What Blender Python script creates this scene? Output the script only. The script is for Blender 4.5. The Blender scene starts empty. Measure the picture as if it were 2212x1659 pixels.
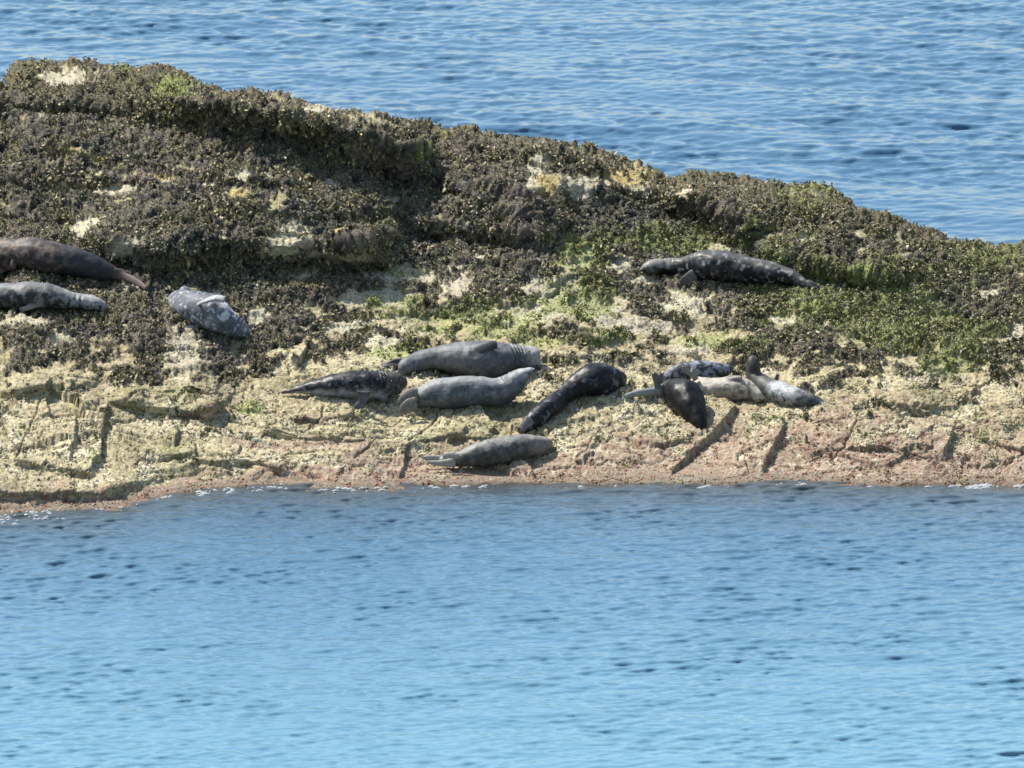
import bpy, math, random
import numpy as np
from mathutils import Vector

random.seed(7)
RNG = np.random.default_rng(11)
SC = bpy.context.scene
COL = SC.collection

# ------------------------------------------------------------------ camera
# image coordinates below are in a 2212 x 1659 frame
W0, H0 = 2212.0, 1659.0
DEP = math.radians(16.0)          # how far the long lens looks down
DIST = 120.0
LENS = 36.0 * DIST / 16.0
PXM = 16.0 / W0                   # metres per image unit on the rock
fw = np.array([0.0, math.cos(DEP), -math.sin(DEP)])
up = np.array([0.0, math.sin(DEP), math.cos(DEP)])
# waterline (row 1046) lies at the world origin
AIM = up * ((1046 - H0 / 2) * PXM)
CAM = AIM - fw * DIST
cd = bpy.data.cameras.new('camera'); cam = bpy.data.objects.new('camera', cd); COL.objects.link(cam)
cam.location = CAM.tolist(); cam.rotation_euler = (math.pi / 2 - DEP, 0, 0)
cd.lens = LENS; cd.sensor_width = 36; cd.clip_start = 1.0; cd.clip_end = 6000
SC.camera = cam

# ------------------------------------------------------------------ light
SUN_EL = math.radians(53); SUN_AZ = math.radians(-55)      # azimuth from +Y, negative = left
sdir = Vector((math.sin(SUN_AZ) * math.cos(SUN_EL), math.cos(SUN_AZ) * math.cos(SUN_EL), math.sin(SUN_EL)))
sl = bpy.data.lights.new('sun', 'SUN'); sl.energy = 5.0; sl.angle = math.radians(0.5); sl.color = (1.0, 0.955, 0.88)
so = bpy.data.objects.new('sun', sl); COL.objects.link(so)
so.rotation_euler = sdir.to_track_quat('Z', 'Y').to_euler()
wd = bpy.data.worlds.new('World'); SC.world = wd; wd.use_nodes = True
nt = wd.node_tree; nt.nodes.clear()
sky = nt.nodes.new('ShaderNodeTexSky'); sky.sky_type = 'NISHITA'; sky.sun_disc = False
sky.sun_elevation = SUN_EL; sky.sun_rotation = SUN_AZ
sky.air_density = 1.5; sky.dust_density = 1.5; sky.ozone_density = 1.5
bg = nt.nodes.new('ShaderNodeBackground'); bg.inputs['Strength'].default_value = 0.105
wo = nt.nodes.new('ShaderNodeOutputWorld')
nt.links.new(sky.outputs[0], bg.inputs[0]); nt.links.new(bg.outputs[0], wo.inputs[0])
SC.view_settings.view_transform = 'Standard'; SC.view_settings.look = 'None'
SC.view_settings.exposure = 1.0; SC.view_settings.gamma = 1.0
SC.cycles.pixel_filter_type = 'BLACKMAN_HARRIS'; SC.cycles.filter_width = 1.6

# ------------------------------------------------------------------ helpers
def smooth(a, b, x):
    t = np.clip((x - a) / (b - a), 0, 1); return t * t * (3 - 2 * t)

_perm = RNG.permutation(256); _perm = np.concatenate([_perm, _perm, _perm])
_g = RNG.normal(size=(256, 3)); _g /= np.linalg.norm(_g, axis=1)[:, None]
_g = _g.astype(np.float32)
def perlin(P, f, seed=0):
    """gradient noise, P (...,3) in metres, f = frequency (scalar or 3-vector)"""
    X = (P * np.asarray(f, dtype=np.float64) + np.array([seed * 17.3, seed * 5.1, seed * 9.7]))
    I = np.floor(X).astype(np.int64); F = (X - I).astype(np.float32)
    Wt = F * F * F * (F * (F * 6 - 15) + 10)
    out = np.zeros(P.shape[:-1], dtype=np.float32)
    for dx in (0, 1):
        for dy in (0, 1):
            for dz in (0, 1):
                h = _perm[_perm[_perm[(I[..., 0] + dx) & 255] + ((I[..., 1] + dy) & 255)] + ((I[..., 2] + dz) & 255)]
                g = _g[h]
                d = g[..., 0] * (F[..., 0] - dx) + g[..., 1] * (F[..., 1] - dy) + g[..., 2] * (F[..., 2] - dz)
                w = (Wt[..., 0] if dx else 1 - Wt[..., 0]) * (Wt[..., 1] if dy else 1 - Wt[..., 1]) * (Wt[..., 2] if dz else 1 - Wt[..., 2])
                out += w * d
    return out * 1.6
def fbm(P, f, octv=4, seed=0, gain=0.5):
    s = np.zeros(P.shape[:-1], dtype=np.float32); a = 1.0
    f = np.asarray(f, dtype=np.float64)
    for o in range(octv):
        s += a * perlin(P, f * 2.03 ** o, seed + o * 3); a *= gain
    return s

def ray(u, v):
    """direction through image point, scaled so that its Y component is 1"""
    a = (np.asarray(u, float) - W0 / 2) / W0 * 36 / LENS
    b = (H0 / 2 - np.asarray(v, float)) / W0 * 36 / LENS
    dx = a; dy = fw[1] + b * up[1]; dz = fw[2] + b * up[2]
    return dx / dy, dz / dy
def at(u, v, Y):
    rx, rz = ray(u, v)
    return np.stack([CAM[0] + (Y - CAM[1]) * rx, Y + 0 * rx, CAM[2] + (Y - CAM[1]) * rz], -1)

def mesh_from(name, V, F, mat=None, smooth_shade=True, col=None, colname='Col', facemat=None):
    """V (n,3), F (m,k) int arrays"""
    me = bpy.data.meshes.new(name)
    V = np.asarray(V, dtype=np.float32); F = np.asarray(F, dtype=np.int32)
    m, k = F.shape
    me.vertices.add(len(V)); me.vertices.foreach_set('co', V.ravel())
    me.loops.add(m * k); me.loops.foreach_set('vertex_index', F.ravel())
    me.polygons.add(m)
    me.polygons.foreach_set('loop_start', np.arange(0, m * k, k, dtype=np.int32))
    me.polygons.foreach_set('loop_total', np.full(m, k, dtype=np.int32))
    me.polygons.foreach_set('use_smooth', np.full(m, smooth_shade, dtype=bool))
    me.update(calc_edges=True)
    if col is not None: set_col(me, col, colname)
    if mat: me.materials.append(mat)
    return me
def set_col(me, col, colname='Col'):
    a = me.attributes.new(colname, 'FLOAT_COLOR', 'POINT')
    c = np.ones((len(me.vertices), 4), dtype=np.float32); c[:, :3] = col
    a.data.foreach_set('color', c.ravel())
def set_float(me, name, val):
    a = me.attributes.new(name, 'FLOAT', 'POINT'); a.data.foreach_set('value', np.asarray(val, dtype=np.float32).ravel())
def link(name, me, **props):
    o = bpy.data.objects.new(name, me); COL.objects.link(o)
    for k, v in props.items(): o[k] = v
    return o
def grid_faces(nr, nc):
    i = np.arange(nr - 1)[:, None] * nc + np.arange(nc - 1)[None, :]
    return np.stack([i, i + 1, i + nc + 1, i + nc], -1).reshape(-1, 4)

class NT:
    def __init__(s, name):
        s.m = bpy.data.materials.new(name); s.m.use_nodes = True; s.t = s.m.node_tree
        s.b = s.t.nodes['Principled BSDF']
    def n(s, t, **kw):
        x = s.t.nodes.new(t)
        for k, v in kw.items(): setattr(x, k, v)
        return x
    def l(s, a, b): s.t.links.new(a, b)
    def noise(s, scale, detail=4, rough=0.55, vec=None):
        x = s.n('ShaderNodeTexNoise'); x.inputs['Scale'].default_value = scale
        x.inputs['Detail'].default_value = detail; x.inputs['Roughness'].default_value = rough
        if vec is not None: s.l(vec, x.inputs['Vector'])
        return x.outputs['Fac']
    def ramp(s, fac, stops):
        r = s.n('ShaderNodeValToRGB'); s.l(fac, r.inputs[0])
        e = r.color_ramp.elements
        while len(e) < len(stops): e.new(0.5)
        for i, (p, c) in enumerate(stops):
            e[i].position = p; e[i].color = (c, c, c, 1) if not isinstance(c, tuple) else c + (1,)
        return r.outputs[0]
    def mul(s, a, b):
        x = s.n('ShaderNodeMix', data_type='RGBA', blend_type='MULTIPLY'); x.inputs[0].default_value = 1
        s.l(a, x.inputs[6]); s.l(b, x.inputs[7]); return x.outputs[2]
    def bump(s, h, strength, dist, prev=None):
        b = s.n('ShaderNodeBump'); b.inputs['Strength'].default_value = strength; b.inputs['Distance'].default_value = dist
        s.l(h, b.inputs['Height'])
        if prev is not None: s.l(prev, b.inputs['Normal'])
        return b.outputs[0]
def attr_mat(name, rough, bump_scale, bump_dist, var=(0.75, 1.25), bump_strength=0.6, spec=0.4, vscale=None):
    k = NT(name); a = k.n('ShaderNodeAttribute', attribute_name='Col')
    tc = k.n('ShaderNodeTexCoord').outputs['Object']
    nz = k.noise(vscale or bump_scale, 5, 0.6, tc)
    c = k.mul(a.outputs['Color'], k.ramp(nz, [(0.3, var[0]), (0.7, var[1])]))
    k.l(c, k.b.inputs['Base Color'])
    k.b.inputs['Roughness'].default_value = rough
    k.b.inputs['Specular IOR Level'].default_value = spec
    k.l(k.bump(k.noise(bump_scale, 6, 0.6, tc), bump_strength, bump_dist), k.b.inputs['Normal'])
    return k.m

# ------------------------------------------------------------------ the rock: layout in the image, depth by integrating its slope
def curve(pts):
    p = np.array(pts, float); return lambda x: np.interp(x, p[:, 0], p[:, 1])
water_v = curve([(-650, 1230), (-400, 1150), (-100, 1128), (0, 1113), (100, 1104), (250, 1098), (330, 1075), (400, 1064), (480, 1055), (560, 1051), (600, 1047),
                 (720, 1055), (850, 1050), (1100, 1045), (1300, 1047), (1500, 1047), (1700, 1043), (2000, 1048), (2212, 1045), (2600, 1060)])
crest_v = curve([(-650, 1120), (-560, 760), (-400, 330), (-150, 230), (-60, 190), (0, 183), (18, 178), (32, 150), (60, 133), (130, 134), (200, 138), (330, 152), (430, 177), (520, 195), (620, 212),
                 (720, 237), (830, 252), (900, 264), (945, 286), (1000, 273), (1080, 292), (1180, 302), (1260, 322), (1340, 347), (1400, 368),
                 (1440, 387), (1500, 377), (1600, 384), (1680, 398), (1790, 413), (1830, 432), (1900, 462), (1960, 487), (2040, 514),
                 (2130, 527), (2212, 535), (2400, 562), (2700, 690), (2850, 860), (2990, 1010)])
uu = np.concatenate([np.arange(-640, -120, 5.0), np.arange(-120, 2340, 2.3), np.arange(2340, 2980, 5.0)]); NC = len(uu)
NR = 470
tt = np.linspace(0, 1, NR)
wv = water_v(uu); cv = crest_v(uu) + 5
_cu = np.stack([uu, uu * 0, uu * 0], -1)
cv = cv + 5.0 * fbm(_cu, 1 / 38.0, 3, 111) + 2.0 * fbm(_cu, 1 / 11.0, 2, 115)
v0 = wv + 26
VV = v0[None, :] + (cv - v0)[None, :] * tt[:, None]
UU = np.repeat(uu[None, :], NR, 0)

def seg_dist(poly, U, V, vs=1.0):
    """distance and signed side (positive = to the right of travel) and param along, for a polyline"""
    best = np.full(U.shape, 1e9); side = np.zeros(U.shape); par = np.zeros(U.shape)
    L = 0; tot = sum(math.hypot(b[0] - a[0], (b[1] - a[1]) * vs) for a, b in zip(poly, poly[1:]))
    for a, b in zip(poly, poly[1:]):
        dx, dy = b[0] - a[0], (b[1] - a[1]) * vs; l2 = dx * dx + dy * dy; l = math.sqrt(l2)
        px, py = U - a[0], (V - a[1]) * vs
        t = np.clip((px * dx + py * dy) / l2, 0, 1)
        d = np.hypot(px - t * dx, py - t * dy)
        m = d < best
        best = np.where(m, d, best); side = np.where(m, np.sign(px * dy - py * dx), side)
        par = np.where(m, (L + t * l) / tot, par); L += l
    return best, -side, par

rough_uv = np.stack([UU / 60.0, VV / 30.0, np.zeros_like(UU)], -1)
wob = fbm(rough_uv, 1.0, 3, 41) 
# slope angle field (degrees)
wobL = fbm(np.stack([UU / 420.0, VV / 60.0, np.zeros_like(UU)], -1), 1.0, 2, 43)
ALPHA = 11.5 + 9 * np.clip(wobL, -0.8, 0.8)
# ledges: polyline of the FOOT of each face, half thickness in rows, face angle, weight
LEDGES = [
    ([(350, 262), (420, 272), (560, 297), (660, 312), (760, 338), (850, 362), (905, 385)], 40, 134),
    ([(-60, 232), (60, 240), (180, 250), (330, 262)], 13, 108),
    ([(700, 345), (800, 378), (900, 392)], 14, 108),
    ([(210, 560), (260, 575), (340, 592), (480, 580), (600, 584), (700, 582), (780, 578), (835, 560)], 36, 118),
    ([(330, 545), (500, 530), (560, 528)], 12, 85),
    ([(560, 505), (640, 515), (700, 520)], 8, 80),
    ([(470, 452), (600, 470), (760, 476), (860, 470)], 9, 75),
    ([(880, 510), (960, 520), (1060, 525), (1140, 540), (1200, 510)], 24, 108),
    ([(1000, 440), (1080, 470), (1180, 500), (1200, 505)], 12, 75),
    ([(900, 395), (1000, 420), (1100, 440), (1210, 445)], 15, 100),
    ([(1440, 450), (1520, 480), (1590, 510), (1640, 520)], 30, 125),
    ([(1640, 575), (1720, 590), (1790, 605), (1890, 622), (1960, 625)], 22, 120),
    ([(1300, 420), (1400, 432)], 10, 75),
    ([(0, 400), (120, 405), (260, 400), (330, 415)], 9, 75),
    ([(60, 330), (200, 345), (330, 350)], 8, 70),
    ([(420, 385), (560, 400), (640, 420)], 8, 72),
    # the stepped lower rock
    ([(400, 838), (440, 855), (480, 872)], 12, 110),
    ([(240, 880), (330, 893), (420, 902), (468, 910)], 12, 105),
    ([(0, 860), (80, 850), (190, 846)], 8, 78),
    ([(560, 930), (660, 950), (760, 965), (800, 955)], 8, 82),
    ([(330, 985), (430, 1000), (560, 1010), (640, 1030)], 8, 78),
    ([(-40, 975), (40, 1005), (120, 1022), (210, 1028)], 9, 82),
    ([(-60, 1080), (100, 1086), (220, 1080), (300, 1060)], 14, 85),
    ([(640, 905), (760, 900), (870, 930)], 6, 70),
    ([(880, 958), (1000, 950), (1060, 960)], 6, 70),
    ([(1180, 945), (1240, 1020)], 6, 40),
    ([(1800, 975), (1950, 985), (2010, 1000)], 8, 78),
    ([(1920, 890), (2000, 895)], 11, 85),
    ([(2050, 925), (2140, 960), (2240, 990)], 7, 70),
    ([(1330, 782), (1430, 792), (1500, 795)], 4, 70),
    ([(1690, 900), (1800, 915), (1880, 905)], 5, 70),
]
for poly, th, ang in LEDGES:
    th = th * 0.72
    up_poly = [(x, y - th) for x, y in poly]
    d, _, par = seg_dist(up_poly, UU, VV + wob * 7, 1.0)
    end = smooth(0, 0.08, par) * smooth(1, 0.92, par)
    w = smooth(th * 1.25, th * 0.85, d) * (0.35 + 0.65 * end)
    ALPHA = ALPHA * (1 - w) + ang * w
# flatter terraces above the ledges, roll-over at the crest
rows_below = VV - cv[None, :]
w = smooth(46, 6, rows_below); ALPHA = ALPHA * (1 - w) + (-6) * w
ALPHA = np.clip(ALPHA, -8, 136)
# integrate
Y = np.zeros((NR, NC)); Z = np.zeros((NR, NC)); X = np.zeros((NR, NC))
rx, rz = ray(uu, v0)
# start where the ray meets z = -0.1 under the waterline
rxw, rzw = ray(uu, wv); Yw = CAM[1] + (0 - CAM[2]) / rzw
Y[0] = Yw - 0.55; Z[0] = CAM[2] + (Y[0] - CAM[1]) * rz; X[0] = CAM[0] + (Y[0] - CAM[1]) * rx
kb = np.exp(-0.5 * (np.arange(-8, 9) / 2.8) ** 2); kb /= kb.sum()
def blur_row(y): return np.convolve(np.pad(y, 8, mode='edge'), kb, mode='valid')
for i in range(1, NR):
    rx, rz = ray(uu, VV[i])
    ta = np.tan(np.radians(np.where(np.abs(ALPHA[i] - 90) < 1, 89.0, ALPHA[i])))
    # overhang: clamp the change in depth
    Yn = (Z[i - 1] - CAM[2] + CAM[1] * rz - ta * Y[i - 1]) / (rz - ta)
    Yn = blur_row(Yn)
    Y[i] = Yn; Z[i] = CAM[2] + (Yn - CAM[1]) * rz; X[i] = CAM[0] + (Yn - CAM[1]) * rx
# keep neighbouring columns coherent
ker = np.exp(-np.linspace(-2, 2, 9) ** 2); ker /= ker.sum()
Yp = np.pad(Y, ((0, 0), (4, 4)), mode='edge')
Y = sum(ker[j] * Yp[:, j:j + NC] for j in range(9))
P = at(UU, VV, Y)
# make the waterline sit on z = 0: shift all depths so that z(wv) = 0
for _ in range(3):
    zi = np.array([np.interp(-wv[j], -VV[:, j], P[:, j, 2]) for j in range(NC)])
    rxw, rzw = ray(uu, wv)
    sh = zi / (-rzw)
    Y = Y + sh[None, :]
    P = at(UU, VV, Y)
Y_grid = Y.copy()

def ground_Y(u, v):
    """depth of the undisplaced rock seen at image point (u, v)"""
    j = np.clip(np.interp(u, uu, np.arange(NC)), 0, NC - 1.001); j0 = int(j); f = j - j0
    r = []
    for jj in (j0, j0 + 1):
        t = (v - v0[jj]) / (cv[jj] - v0[jj]) * (NR - 1); t = min(max(t, 0), NR - 1.001); i0 = int(t)
        r.append(Y_grid[i0, jj] * (1 - t + i0) + Y_grid[i0 + 1, jj] * (t - i0))
    return r[0] * (1 - f) + r[1] * f

# back of the rock, out of sight, falling to the sea
nb = 70
last = P[-1]
steps = np.linspace(0, 1, nb + 1)[1:]
Bk = []
for s in steps:
    q = last.copy(); drop = last[:, 2] + 0.8
    dyb = s * 5.0 + 0.04; q[:, 1] += dyb; q[:, 2] -= np.minimum(dyb * 0.40 + 0.10 * dyb ** 2, drop + 0.3)
    q[:, 0] *= 1 + s * 0.02
    Bk.append(q)
G = np.concatenate([P, np.array(Bk)], 0); NRT = NR + nb
Vall = np.concatenate([VV, np.repeat(VV[-1:], nb, 0)], 0); Uall = np.repeat(uu[None, :], NRT, 0)

# ------------------------------------------------------------------ zones (what grows where)
nA = fbm(G, (0.9, 0.9, 1.6), 4, 3)
nB = fbm(G, (2.6, 2.6, 4.0), 4, 9)
nC = fbm(G, 9.0, 3, 15)
nD = fbm(G, 26.0, 2, 21)
weed_edge = curve([(-400, 790), (0, 790), (150, 792), (300, 805), (420, 815), (545, 808), (575, 770), (640, 742), (760, 760), (860, 755), (1000, 770), (1180, 765),
                   (1300, 765), (1430, 775), (1560, 775), (1700, 792), (1850, 800), (1960, 760), (2080, 770), (2212, 800), (2600, 820)])
e = weed_edge(Uall) - Vall                           # positive inside the weed
# thinning towards the bottom of the belt, in the middle and right
thin = smooth(230, 10, e) * smooth(600, 800, Uall) * smooth(1750, 1450, Uall) * 0.60 + smooth(110, 0, e) * smooth(700, 300, Uall) * 0.35 + smooth(130, 0, e) * smooth(1500, 1700, Uall) * 0.25
weed = smooth(-0.08, 0.16, nB * 0.75 + nA * 0.5 + 0.62 - thin * 1.25 - 0.9 * smooth(12, -45, e + nB * 30) )
weed *= smooth(-85, -25, e + nB * 26)
# isolated tufts on the bare rock
iso = smooth(0.42, 0.55, nB * 0.7 + nC * 0.4) * smooth(-230, -60, e)
# bare patches seen in the photograph
BARE = [(535, 372, 42, 9), (265, 407, 40, 8), (715, 392, 20, 12), (180, 490, 36, 22), (620, 520, 36, 32), (745, 548, 38, 10), (260, 530, 30, 10),
        (145, 172, 42, 14), (680, 242, 32, 9), (1165, 380, 26, 40), (1190, 405, 26, 30), (1355, 390, 45, 24), (1240, 410, 30, 26), (523, 412, 28, 9), (350, 390, 30, 6), (400, 752, 34, 34), (985, 620, 34, 26),
        (870, 600, 70, 10), (820, 740, 40, 22), (270, 622, 26, 7), (1340, 577, 22, 14), (1260, 560, 22, 20), (1190, 625, 60, 16), (1240, 665, 90, 18), (1150, 690, 60, 18), (1480, 662, 60, 22),
        (1400, 605, 50, 10), (1400, 710, 40, 12), (1330, 700, 40, 14), (745, 702, 40, 12), (820, 640, 60, 14), (150, 338, 14, 20), (2195, 710, 20, 18), (2045, 585, 14, 9), (1740, 520, 20, 9),
        (1480, 415, 22, 7), (450, 395, 14, 5), (840, 432, 16, 6), (110, 255, 20, 6), (470, 640, 24, 10), (560, 690, 18, 12), (60, 700, 40, 12), (120, 740, 30, 12), (640, 600, 50, 7), (1040, 560, 20, 6), (1560, 610, 40, 8), (1700, 690, 30, 8), (1500, 760, 40, 12), (1560, 540, 40, 6),
        (1640, 800, 30, 12), (1950, 560, 24, 6), (2130, 640, 24, 8), (2010, 655, 14, 6), (680, 540, 30, 6)]
bare = np.zeros_like(Uall)
for x, y, a, b in BARE:
    d = np.hypot((Uall - x) / a, (Vall - y) / b)
    bare = np.maximum(bare, smooth(1.42, 0.95, d + nB * 0.6 + nC * 0.7 + nD * 0.25))
weed = np.clip(weed * (1 - bare) + iso * (1 - bare) * 0.9, 0, 1)
# green algae
gz = np.zeros_like(Uall)
for x, y, a, b, k in [(1250, 650, 90, 45, 1), (1050, 700, 150, 45, .8), (1850, 650, 220, 80, .75), (1480, 520, 200, 35, .7), (2000, 720, 160, 45, 1), (1260, 560, 60, 45, .8), (850, 660, 70, 40, .5),
                      (380, 190, 45, 20, .9), (280, 155, 40, 8, .8), (890, 320, 30, 18, .6), (1740, 440, 80, 40, .45), (540, 878, 30, 14, 1), (850, 760, 60, 20, .9), (1180, 745, 50, 14, .8), (1550, 745, 120, 22, .8),
                      (2130, 560, 120, 35, .6), (1700, 545, 80, 40, .5), (2060, 780, 80, 30, .7), (870, 590, 60, 12, .6), (1320, 740, 80, 30, .5), (1650, 480, 80, 30, .35), (60, 910, 40, 20, .3), (210, 990, 20, 12, .5)]:
    d = np.hypot((Uall - x) / a, (Vall - y) / b) / 1.12
    gz = np.maximum(gz, k * smooth(1.4, 0.4, d))
green = smooth(0.22, 0.62, gz * 0.85 + nB * 0.35 + nC * 0.3)
# yellow lichen-like stains
yel = np.zeros_like(Uall)
for x, y, a, b in [(150, 340, 22, 22), (220, 335, 20, 14), (350, 388, 40, 6), (523, 412, 30, 10), (1180, 405, 22, 34), (1360, 385, 50, 20), (300, 560, 30, 10), (760, 515, 50, 12), (520, 262, 30, 12), (1050, 465, 30, 8), (1270, 380, 40, 14), (1000, 560, 20, 10)]:
    yel = np.maximum(yel, smooth(1.4, 0.5, np.hypot((Uall - x) / a, (Vall - y) / b) + nB * 0.4))
pink_h = curve([(-400, 50), (0, 55), (300, 45), (500, 30), (700, 60), (880, 90), (1000, 60), (1200, 80), (1450, 125), (1650, 130), (1760, 150), (1900, 150), (2100, 130), (2300, 110), (2600, 100)])
above = water_v(Uall) - Vall
pink = smooth(1.15, 0.35, above / pink_h(Uall) + nB * 0.65 + nA * 0.3) 
for x, y, a, b in [(640, 960, 130, 16), (700, 905, 90, 12), (1000, 985, 50, 30), (440, 900, 60, 14), (1340, 930, 0.1, 0.1), (1590, 960, 40, 45), (1800, 905, 60, 20), (1230, 880, 30, 22)]:
    pink = np.maximum(pink, 0.8 * smooth(1.3, 0.5, np.hypot((Uall - x) / a, (Vall - y) / b) + nB * 0.5))

# ------------------------------------------------------------------ displacement of the rock
def normals(G):
    du = np.gradient(G, axis=1); dv = np.gradient(G, axis=0)
    n = np.cross(du, dv); n /= np.maximum(np.linalg.norm(n, axis=-1), 1e-9)[..., None]
    return n
# smoothed base normals so the offsets stay coherent
Gs = G.copy()
for _ in range(3):
    Gs[1:-1] = (Gs[:-2] + Gs[1:-1] * 2 + Gs[2:]) / 4; Gs[:, 1:-1] = (Gs[:, :-2] + Gs[:, 1:-1] * 2 + Gs[:, 2:]) / 4
N = normals(Gs)
disp = (0.07 + 0.04 * weed) * fbm(G, 0.8, 2, 51)
disp += (0.016 + 0.045 * weed) * fbm(G, (2.0, 2.0, 4.0), 3, 55)
# bedding: gently tilted layers broken into terraces
bed = (G[..., 2] * 0.99 + G[..., 0] * 0.045 - G[..., 1] * 0.13 + 0.12 * fbm(G, 0.7, 3, 61)) / 0.15
fr = bed - np.floor(bed)
lowrock = 1 - weed * 0.55
disp += 0.036 * (smooth(0.0, 0.16, fr) - fr) * lowrock
def worley(U_, V_, seed):
    r = np.random.default_rng(seed); jit = r.uniform(0.1, 0.9, (64, 64, 2)); val = r.uniform(-1, 1, (64, 64, 3))
    iu, iv = np.floor(U_).astype(int), np.floor(V_).astype(int)
    d1 = np.full(U_.shape, 9.); d2 = np.full(U_.shape, 9.); hv = np.zeros(U_.shape + (3,)); cx = np.zeros(U_.shape); cy = np.zeros(U_.shape)
    for a in (-1, 0, 1):
        for b in (-1, 0, 1):
            j = jit[(iu + a) % 64, (iv + b) % 64]; px = iu + a + j[..., 0]; py = iv + b + j[..., 1]
            d = np.hypot(U_ - px, V_ - py); n_ = d < d1
            d2 = np.where(n_, d1, np.minimum(d2, d)); hv = np.where(n_[..., None], val[(iu + a) % 64, (iv + b) % 64], hv)
            cx = np.where(n_, U_ - px, cx); cy = np.where(n_, V_ - py, cy); d1 = np.where(n_, d, d1)
    return d2 - d1, hv, cx, cy
wx = G[..., 0] + 0.25 * nB + 0.06 * nC; wy = G[..., 1] + 0.25 * perlin(G, 1.3, 65) + 0.06 * perlin(G, 6.0, 66)
ca, sa_ = math.cos(0.5), math.sin(0.5)
gap, hv, cxx, cyy = worley((wx * ca + wy * sa_) / 1.25, (-wx * sa_ + wy * ca) / 0.75, 5)
plate = 0.050 * hv[..., 0] + 0.06 * hv[..., 1] * cxx + 0.05 * hv[..., 2] * cyy - 0.05 * smooth(0.07, 0.0, gap) * smooth(-0.2, 0.3, nA + 0.3)
gap2, hv2, cx2, cy2 = worley((wx * 0.9 + wy * 0.3) / 0.34 + 9, (wy * 0.9 - wx * 0.2) / 0.26, 6)
plate += (0.018 * hv2[..., 0] + 0.02 * hv2[..., 1] * cx2 - 0.012 * smooth(0.10, 0.0, gap2)) * smooth(-0.1, 0.4, nB + 0.2)
disp += plate * lowrock * 0.95
# slab edges: raised to the left / above the line, dropping to the right
SLABS = [
    ([(1602, 888), (1560, 935), (1500, 975), (1460, 1015), (1440, 1035)], 0.13, 120),
    ([(1700, 905), (1690, 945), (1665, 985), (1645, 1030)], 0.12, 70),
    ([(2062, 938), (2050, 970), (2035, 990)], 0.13, 60),
    ([(1112, 990), (1140, 1012), (1160, 1035)], 0.10, 40),
    ([(470, 850), (475, 880), (440, 910)], 0.16, 60),
    ([(672, 742), (655, 775), (640, 800)], 0.14, 40),
    ([(832, 490), (838, 530), (828, 575)], 0.28, 80),
    ([(385, 930), (375, 970)], 0.10, 40),
    ([(235, 870), (220, 925), (218, 985), (190, 1020)], 0.12, 50),
    ([(165, 900), (160, 960), (150, 1000)], 0.08, 40),
    ([(1030, 870), (1050, 905), (1075, 930)], 0.10, 50),
    ([(1010, 925), (1000, 945), (960, 960)], 0.07, 60),
    ([(880, 965), (872, 1005), (862, 1035)], 0.09, 60),
    ([(620, 1015), (600, 985), (560, 970)], 0.07, 40),
    ([(1280, 350), (1290, 400), (1270, 440)], 0.14, 60),
    ([(1120, 345), (1150, 400), (1190, 440)], 0.16, 70),
    ([(900, 300), (905, 345), (890, 385)], 0.20, 70),
    ([(420, 960), (425, 1010)], 0.08, 40),
    ([(110, 820), (95, 860), (110, 900)], 0.08, 50),
    ([(330, 700), (320, 640), (330, 600)], 0.10, 60),
]
for poly, h, reach in SLABS:
    if poly[0][1] > poly[-1][1]: poly = poly[::-1]
    d, sd, par = seg_dist(poly, Uall + nC * 0.5 + nB * 3, Vall + nC * 0.4)
    s = d * sd                       # positive = left of the line when walking down it
    end = smooth(0, 0.12, par) * smooth(1, 0.88, par)
    prof = np.where(s > 0, np.exp(-s / reach), -0.35 * np.exp(s / (reach * 0.5)))
    edge = smooth(-1.4, 1.4, s)
    disp += h * end * (edge * np.exp(-np.maximum(s, 0) / (reach * 1.4)) - 0.06 * (1 - edge) * np.exp(np.minimum(s, 0) / (reach * 0.4)))
# fine cracks
CRACKS = [([(0, 800), (120, 812), (240, 830)], 4, .06), ([(640, 900), (740, 925), (900, 950)], 3, .05), ([(230, 930), (350, 955), (520, 1000)], 3.5, .05), ([(90, 855), (60, 930), (30, 1000)], 3, .04),
          ([(1240, 1000), (1300, 930), (1330, 900)], 2.5, .03), ([(950, 880), (930, 920), (880, 960)], 3, .05), ([(530, 880), (560, 920), (650, 945)], 3, .04), ([(1750, 900), (1900, 960), (2030, 1000)], 3, .04),
          ([(2080, 880), (2060, 930)], 3, .05), ([(2212, 1000), (2120, 930), (2040, 890)], 3, .04), ([(1800, 800), (1900, 840), (2100, 850)], 3, .04), ([(440, 935), (560, 950), (640, 965)], 3, .05),
          ([(130, 920), (230, 935), (330, 960)], 3, .05), ([(650, 990), (770, 1010), (860, 1000)], 3, .04), ([(380, 830), (300, 850), (240, 880)], 4, .07), ([(500, 800), (620, 820), (700, 815)], 3, .05),
          ([(480, 905), (620, 925), (700, 940), (800, 948)], 3.5, .07), ([(230, 870), (350, 900), (470, 905)], 3.5, .07), ([(300, 1000), (420, 985), (560, 990), (700, 975)], 3, .05), ([(700, 870), (690, 905), (640, 940)], 3, .05),
          ([(1180, 890), (1160, 930), (1130, 960)], 3, .05), ([(1290, 960), (1400, 940), (1480, 930)], 2.5, .04), ([(1520, 880), (1600, 870), (1700, 890)], 3, .05), ([(1860, 890), (1840, 940), (1790, 1000)], 3, .05),
          ([(1960, 870), (2060, 900), (2130, 960), (2212, 1010)], 3.5, .06), ([(2100, 840), (2150, 880), (2260, 900)], 3, .05), ([(1690, 1000), (1800, 985), (1900, 1010)], 3, .04), ([(60, 960), (150, 975), (220, 960)], 3.5, .06),
          ([(-20, 880), (60, 900), (150, 890), (230, 905)], 3, .06), ([(330, 1030), (440, 1010), (520, 1030)], 3, .05), ([(760, 1000), (800, 960), (850, 940)], 3, .05)]
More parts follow.
